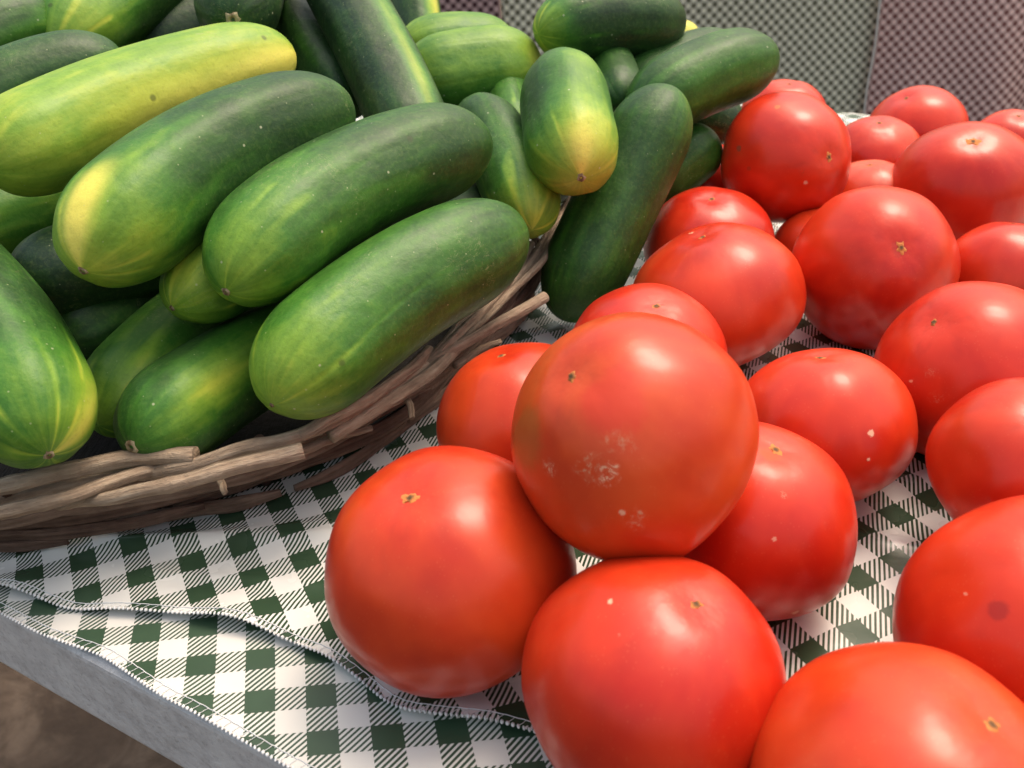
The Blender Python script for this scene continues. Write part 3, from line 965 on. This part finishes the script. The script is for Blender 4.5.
def tomato(idx, cx, cy, wpx, scar, obl, tone, label, depth=None, marks=(), speck=1.0, star=0.21, stem=False, elong=0.0, hemi=1):
    """cx, cy, wpx: centre and width in pixels; scar: pixel of the blossom scar; depth None = rests on the cloth"""
    def axis_for(c, a):
        d = ray(*scar).normalized()
        oc = C0 - c
        R_ = a * 0.93
        b = oc.dot(d)
        disc = b * b - oc.dot(oc) + R_ * R_
        t = -b - sqrt(disc) if disc > 0 else -b
        return ((C0 + d * t) - c).normalized() * hemi
    z = depth or 40.0
    for _ in range(30):
        c = P(cx, cy, z)
        a = wpx / 2 / FPX * z * 0.985
        ax = axis_for(c, a)
        cc = a * obl
        ext = sqrt(a * a * (1 - ax.z ** 2) + cc * cc * ax.z ** 2)
        if depth: break
        k = -ray(cx, cy).z
        z += ((CAMH - BASE_H - ext) / k - z) * 0.7
    rr = random.Random(idx * 13 + 3)
    q = ax.to_track_quat('Z', 'Y')
    qi = q.inverted()
    nl = rr.choice((4, 5, 5, 6))
    ph, ph2 = rr.random() * 6, rr.random() * 6
    am = rr.uniform(0.008, 0.026)

    def surf(th, f):                   # th from the blossom end
        ct, st_ = cos(th), sin(th)
        r = 1 + 0.06 * noise.noise(Vector((st_ * cos(f) * 0.9 + idx * 3.3, st_ * sin(f) * 0.9, ct * 0.9)))
        r += 0.018 * noise.noise(Vector((st_ * cos(f) * 2.1 + idx * 1.3, st_ * sin(f) * 2.1, ct * 2.1 + 5)))
        r += am * cos(nl * f + ph) * (0.35 + 0.65 * max(0, -ct)) * st_
        r += 0.012 * cos(2 * f + ph2) * st_
        p = Vector((st_ * cos(f) * a * r, st_ * sin(f) * a * r, ct * cc * r))
        p.z -= 0.05 * a * exp(-(th / 0.22) ** 2)                     # little dip at the blossom end
        p.z += 0.16 * a * exp(-((pi - th) / 0.28) ** 2)              # stem cavity
        # fuller shoulders near the stem
        sh = 1 + 0.04 * exp(-((th - 1.95) / 0.5) ** 2)
        p.x *= sh; p.y *= sh
        return p

    NU, NV = 80, 56
    v = [surf(0, 0)]
    for j in range(1, NV):
        for i in range(NU):
            v.append(surf(pi * j / NV, 2 * pi * i / NU))
    v.append(surf(pi, 0))
    f = [(0, 1 + i, 1 + (i + 1) % NU) for i in range(NU)]
    for j in range(NV - 2):
        for i in range(NU):
            i2 = (i + 1) % NU
            f.append((1 + j * NU + i, 1 + (j + 1) * NU + i, 1 + (j + 1) * NU + i2, 1 + j * NU + i2))
    last = len(v) - 1
    f += [(last, 1 + (NV - 2) * NU + (i + 1) % NU, 1 + (NV - 2) * NU + i) for i in range(NU)]
    sp = []
    for (px, py, r, rgb, rag, s) in marks:
        d = ray(px, py).normalized()
        oc = C0 - c
        b = oc.dot(d)
        disc = b * b - oc.dot(oc) + a * a
        t = -b - sqrt(disc) if disc > 0 else -b
        lp = qi @ ((C0 + d * t) - c)
        # onto the flattened body
        k = 1 / sqrt((lp.x / a) ** 2 + (lp.y / a) ** 2 + (lp.z / cc) ** 2)
        lp *= k
        sp.append((lp.x / 100, lp.y / 100, lp.z / 100, r / 100, rgb, rag, s))
    o = mesh_obj('tomato', v, f, tomato_mat('tomato_skin', tone, sp, idx * 1.9, speck), loc=c, rot=q.to_euler())
    tag(o, label, 'tomato', 'ripe tomatoes on the checked cloth')
    # star-shaped scar that hugs the skin
    for end in ((0, 1) if stem else (0,)):
        th0 = 0 if end == 0 else pi
        rs = (star if end == 0 else 0.5) / a
        ns = 20
        sv = [surf(th0, 0) + Vector((0, 0, 0.03 if end == 0 else -0.03))]
        for ring, (rf, hz) in enumerate(((0.4, 0.035), (0.75, 0.02), (1.0, -0.012))):
            for i in range(ns):
                an = 2 * pi * i / ns
                k = 1 + (0.24 * cos(5 * an + ph + 0.6 * sin(an * 2 + ph2)) + 0.35 * cos(2 * an + ph2) + 0.25 * rr.uniform(-1, 1)) * (ring / 2)
                th = abs(th0 - rs * rf * max(0.25, k) * 0.8)
                p = surf(th, an)
                sv.append(p + p.normalized() * hz)
        sf = [(0, 1 + i, 1 + (i + 1) % ns) for i in range(ns)]
        for j in range(2):
            for i in range(ns):
                i2 = (i + 1) % ns
                sf.append((1 + j * ns + i, 1 + (j + 1) * ns + i, 1 + (j + 1) * ns + i2, 1 + j * ns + i2))
        mesh_obj('blossom_scar' if end == 0 else 'stem_scar', sv, sf, tom_scar if end == 0 else stem_scar_m, o)
    return dict(i=idx, c=c, a=a, cc=cc, ax=ax, z=z)


TOM = []
def to(*a, **k): TOM.append(tomato(len(TOM) + 1, *a, **k))


to(631, 432, 247, (571, 376), 0.96, 0.62, 'orange-red tomato with pale corky scratches, on top of the four front ones', depth=28.6, speck=0.5,
   marks=[(606, 476, 0.5, PALE, 0.95, 0.85), (588, 470, 0.6, CORK, 0.95, 0.7), (545, 470, 0.4, PALE, 0.95, 0.7), (636, 518, 0.5, CORK, 0.95, 0.7), (612, 440, 0.6, CORK, 0.95, 0.45), (632, 446, 0.06, BROWN, 0.5, 0.8), (520, 440, 1.3, (0.30, 0.12, 0.02), 0.5, 0.45), (610, 400, 1.2, (0.66, 0.03, 0.012), 0.5, 0.6), (622, 512, 0.14, PALE, 0.74, 0.9), (640, 512, 0.12, CORK, 0.6, 0.7), (630, 446, 0.30, CORK, 1.0, 0.35)])
to(446, 565, 246, (408, 494), 0.95, 0.40, 'big smooth red tomato on the hem, left of the front group', speck=0.15, star=0.34)
to(653, 678, 260, (697, 603), 0.96, 0.12, 'big red tomato at the bottom centre, just below the orange-red one', speck=0.8,
   marks=[(608, 598, 0.13, PALE, 0.7, 0.9), (637, 605, 0.08, PALE, 0.74, 0.7), (617, 632, 0.10, PALE, 0.74, 0.35)])
to(913, 800, 314, (997, 721), 0.95, 0.42, 'big tomato cut by the bottom edge, scar near its right side', speck=0.2, star=0.28)
to(1042, 626, 268, (1060, 560), 0.95, 0.15, 'large red tomato at the right edge, above the one cut by the bottom', speck=0.5,
   marks=[(997, 610, 0.35, (0.30, 0.012, 0.012), 0.4, 0.6), (962, 592, 0.10, PALE, 0.74, 0.7)])
to(1024, 465, 176, (1060, 420), 0.92, 0.25, 'tomato halfway up the right edge, bulging in from outside the frame', depth=32.5, speck=0.6)
to(821, 425, 177, (820, 350), 0.88, 0.18, 'flattened tomato with a few white flecks, behind the orange-red one on the right', speck=1.1,
   marks=[(872, 433, 0.16, PALE, 0.74, 0.95), (868, 459, 0.11, PALE, 0.74, 0.9), (878, 467, 0.12, PALE, 0.74, 0.9), (890, 462, 0.10, PALE, 0.74, 0.8)])
to(754, 518, 196, (776, 449), 0.96, 0.12, 'red tomato half hidden under the right of the orange-red one, hollow scar showing', speck=0.9, star=0.3,
   marks=[(784, 495, 0.18, PALE, 0.8, 0.8), (774, 539, 0.12, PALE, 0.74, 0.6), (771, 449, 0.5, (0.55, 0.075, 0.012), 0.4, 0.7)])
to(646, 358, 162, (657, 303), 0.90, 0.02, 'deep red tomato peeping over the top of the orange-red one', depth=40.3, speck=0.3)
to(524, 421, 172, (500, 352), 0.93, 0.45, 'smooth tomato between the basket rim and the orange-red one', speck=0.1)
to(714, 297, 170, (700, 226), 0.84, 0.25, 'plump plain tomato in the middle, right of the leaning dark cucumber', speck=0.3)
to(876, 267, 159, (901, 248), 0.97, 0.08, 'big tomato with a puckered scar facing the viewer, centre right', speck=0.3, star=0.34,
   marks=[(901, 248, 0.5, (0.40, 0.02, 0.01), 0.4, 0.5)])
to(969, 370, 186, (931, 319), 0.92, 0.06, 'broad red tomato with pale scratches by the right edge', speck=1.5,
   marks=[(931, 322, 0.28, PALE, 1.0, 0.5), (928, 372, 0.3, CORK, 1.1, 0.45), (935, 398, 0.35, CORK, 1.2, 0.4)])
to(1006, 274, 120, (1015, 215), 0.88, 0.15, 'shiny tomato at the right edge behind the scratched broad one', speck=0.3)
to(787, 158, 128, (829, 157), 0.96, 0.05, 'perched tomato with brown pock marks beside the stout green cucumber', depth=55.5, speck=0.5, star=0.3,
   marks=[(738, 148, 0.25, BROWN, 0.6, 0.7), (803, 174, 0.28, BROWN, 0.8, 0.6), (806, 183, 0.16, PALE, 0.74, 0.8), (748, 169, 0.2, BROWN, 0.6, 0.35), (777, 105, 0.25, (0.75, 0.22, 0.05), 0.5, 0.6)])
to(963, 186, 138, (974, 138), 0.90, 0.08, 'large tomato near the top right with a stem hollow on top', speck=0.4, star=0.45, depth=55.5,
   marks=[(974, 138, 0.7, (0.50, 0.10, 0.05), 0.8, 0.4)])
to(914, 132, 99, (905, 93), 0.86, 0.06, 'rearmost tomato standing against the maroon checked cloth', speck=0.2)
to(874, 158, 92, (880, 118), 0.88, 0.18, 'tomato right of the pock-marked one, below the rearmost', depth=64.5, speck=0.2)
to(866, 205, 100, (870, 160), 0.88, 0.55, 'orange tomato squeezed between the pock-marked one and the puckered one', speck=0.2)
to(708, 245, 128, (712, 193), 0.88, 0.05, 'red tomato behind the plump plain one, beside the leaning cucumber', speck=0.5)
to(708, 190, 98, (720, 150), 0.9, 0.05, 'small red tomato showing left of the pock-marked one', speck=0.2)
to(784, 118, 84, (790, 80), 0.9, 0.12, 'tomato whose top shows behind the pock-marked one', speck=0.2)
to(1010, 147, 82, (1020, 112), 0.88, 0.10, 'small tomato in the right corner, behind the one with a stem hollow', speck=0.2)
to(816, 246, 86, (810, 205), 0.9, 0.25, 'shaded tomato tucked behind the left of the puckered one', speck=0.2)
to(1052, 212, 80, (1050, 175), 0.9, 0.05, 'sliver of dark red tomato at the right edge, below the corner one', speck=0.2)

# ------------------------------------------------------------------ the stall behind, hung with checked cloths
brown_cl = gingham('maroon_gingham', (0.84, 0.58, 0.54), (0.19, 0.075, 0.070), False, None)
grey_cl = gingham('grey_green_gingham', (0.82, 0.79, 0.64), (0.13, 0.125, 0.085), False, None)
pink_cl = gingham('pink_gingham', (0.52, 0.36, 0.36), (0.06, 0.025, 0.03), False, None)
YB = 180.0


def hanging(name, x0, x1, yb, mat, label, ang, wave, tilt=0.0, amp=1.0):
    nx, nz = 140, 60
    v, uv = [], []
    CB = 0.72
    top = 6.0
    arc = 0
    for j in range(nz + 1):
        h = top - (top + 66) * j / nz
        for i in range(nx + 1):
            t = i / nx
            x = x0 + (x1 - x0) * t
            d = (top - h) / 70
            y = yb + tilt * (x - x0) - wave(x, d) * amp
            v.append(Vector((x, y, h)))
            xx = x + 0.35 * wave(x, d)
            uv.append(((xx * cos(ang) + h * sin(ang)) / CB, (-xx * sin(ang) + h * cos(ang)) / CB))
    o = mesh_obj(name, v, grid_faces(nx + 1, nz + 1, False), mat, None, True, uv)
    m = o.modifiers.new('thickness', 'SOLIDIFY'); m.thickness = 0.002
    return tag(o, label, 'cloth', 'checked cloths hung round the stall behind')


hanging('hanging_cloth', 75.05, 205, YB - 1.5, brown_cl, 'maroon and pink checked cloth with soft folds behind the far tomatoes', radians(45),
        lambda x, d: d * (11 * exp(-((x - 97 - 8 * d) / 9) ** 2) - 5 * exp(-((x - 112) / 8) ** 2) + 6 * sin((x - 75) * 0.10 + 1.5 * d) * min(1, (x - 75) / 8)), -0.06)
hm = NT('pale_hem'); hm.col((0.62, 0.58, 0.54)); hm.rough(0.9)
v, f, uv = tube_vf([Vector((75.2 + 0.15 * sin(q * 0.7), YB - 1.9, 6 - q * 1.8)) for q in range(40)], lambda t, a: 0.26, 8)
mesh_obj('hem', v, f, hm.m, bpy.data.objects['hanging_cloth'])
grey_o = hanging('hanging_cloth', 3.0, 76.2, YB, grey_cl, 'grey green checked cloth hanging behind the cucumbers, left of the maroon one', radians(45),
        lambda x, d: d * (1.6 * sin(x * 0.11) + 1.2 * sin(x * 0.047 + 1)))
hanging('hanging_cloth', -120, 2.7, YB - 1, pink_cl, 'pinkish checked cloth seen in a narrow gap above the pale cucumbers', radians(45),
        lambda x, d: d * (2 * sin(x * 0.13)))
stall = empty('stall_table', (40, YB + 40, -74))
tag(stall, 'wooden stall table hidden behind the hanging checked cloths', 'table')
wood = bark_mat('plain_board', (0.12, 0.08, 0.05), (0.24, 0.17, 0.11), (0.34, 0.26, 0.18))
v, f = box_vf(-125, 210, YB + 3, YB + 75, 6.2, 9.0)
keep(mesh_obj('table_top', v, f, wood, None, False), stall)
for x in (-110, 40, 195):
    for y in (YB + 12, YB + 68):
        v, f = box_vf(x - 3, x + 3, y - 3, y + 3, -74, 6.15)
        keep(mesh_obj('leg', v, f, wood, None, False), stall)

bpy.context.view_layer.update()

import os
if os.environ.get('SCENE_DEBUG'):
    for t in TOM:
        print('TOM', t['i'], 'c=(%.1f %.1f %.1f) D=%.1f z=%.1f' % (*t['c'], 2 * t['a'], t['z']))
    for i, t in enumerate(TOM):
        for u in TOM[:i]:
            d = t['c'] - u['c']
            n = d.normalized()
            def ext(q):
                k = n.dot(q['ax']); return sqrt(q['a'] ** 2 * (1 - k * k) + q['cc'] ** 2 * k * k)
            o_ = ext(t) + ext(u) - d.length
            if o_ > 0.2: print('OVER tom %d-%d %.2f' % (u['i'], t['i'], o_))
    print('THICK low', n_low)
    for i, (o, p, r) in enumerate(CUC):
        lo = min(q.z - s for q, s in zip(p, r))
        print('CUC %d len %.1f h %.1f..%.1f low %.1f' % (i + 1, sum((p[k + 1] - p[k]).length for k in range(len(p) - 1)), p[0].z, p[-1].z, lo))
        for j, (o2, p2, r2) in enumerate(CUC[:i]):
            m = max(r[a] + r2[b] - (p[a] - p2[b]).length for a in range(6, 68, 3) for b in range(6, 68, 3))
            if m > 0.4: print('OVER cuc %d-%d %.2f' % (j + 1, i + 1, m))
        for t in TOM:
            m = max(r[a] + t['a'] * 0.97 - (p[a] - t['c']).length for a in range(0, 72, 3))
            if m > 0.3: print('OVER cuc %d tom %d %.2f' % (i + 1, t['i'], m))
    print('THICK', THICK, 'TW', TW)
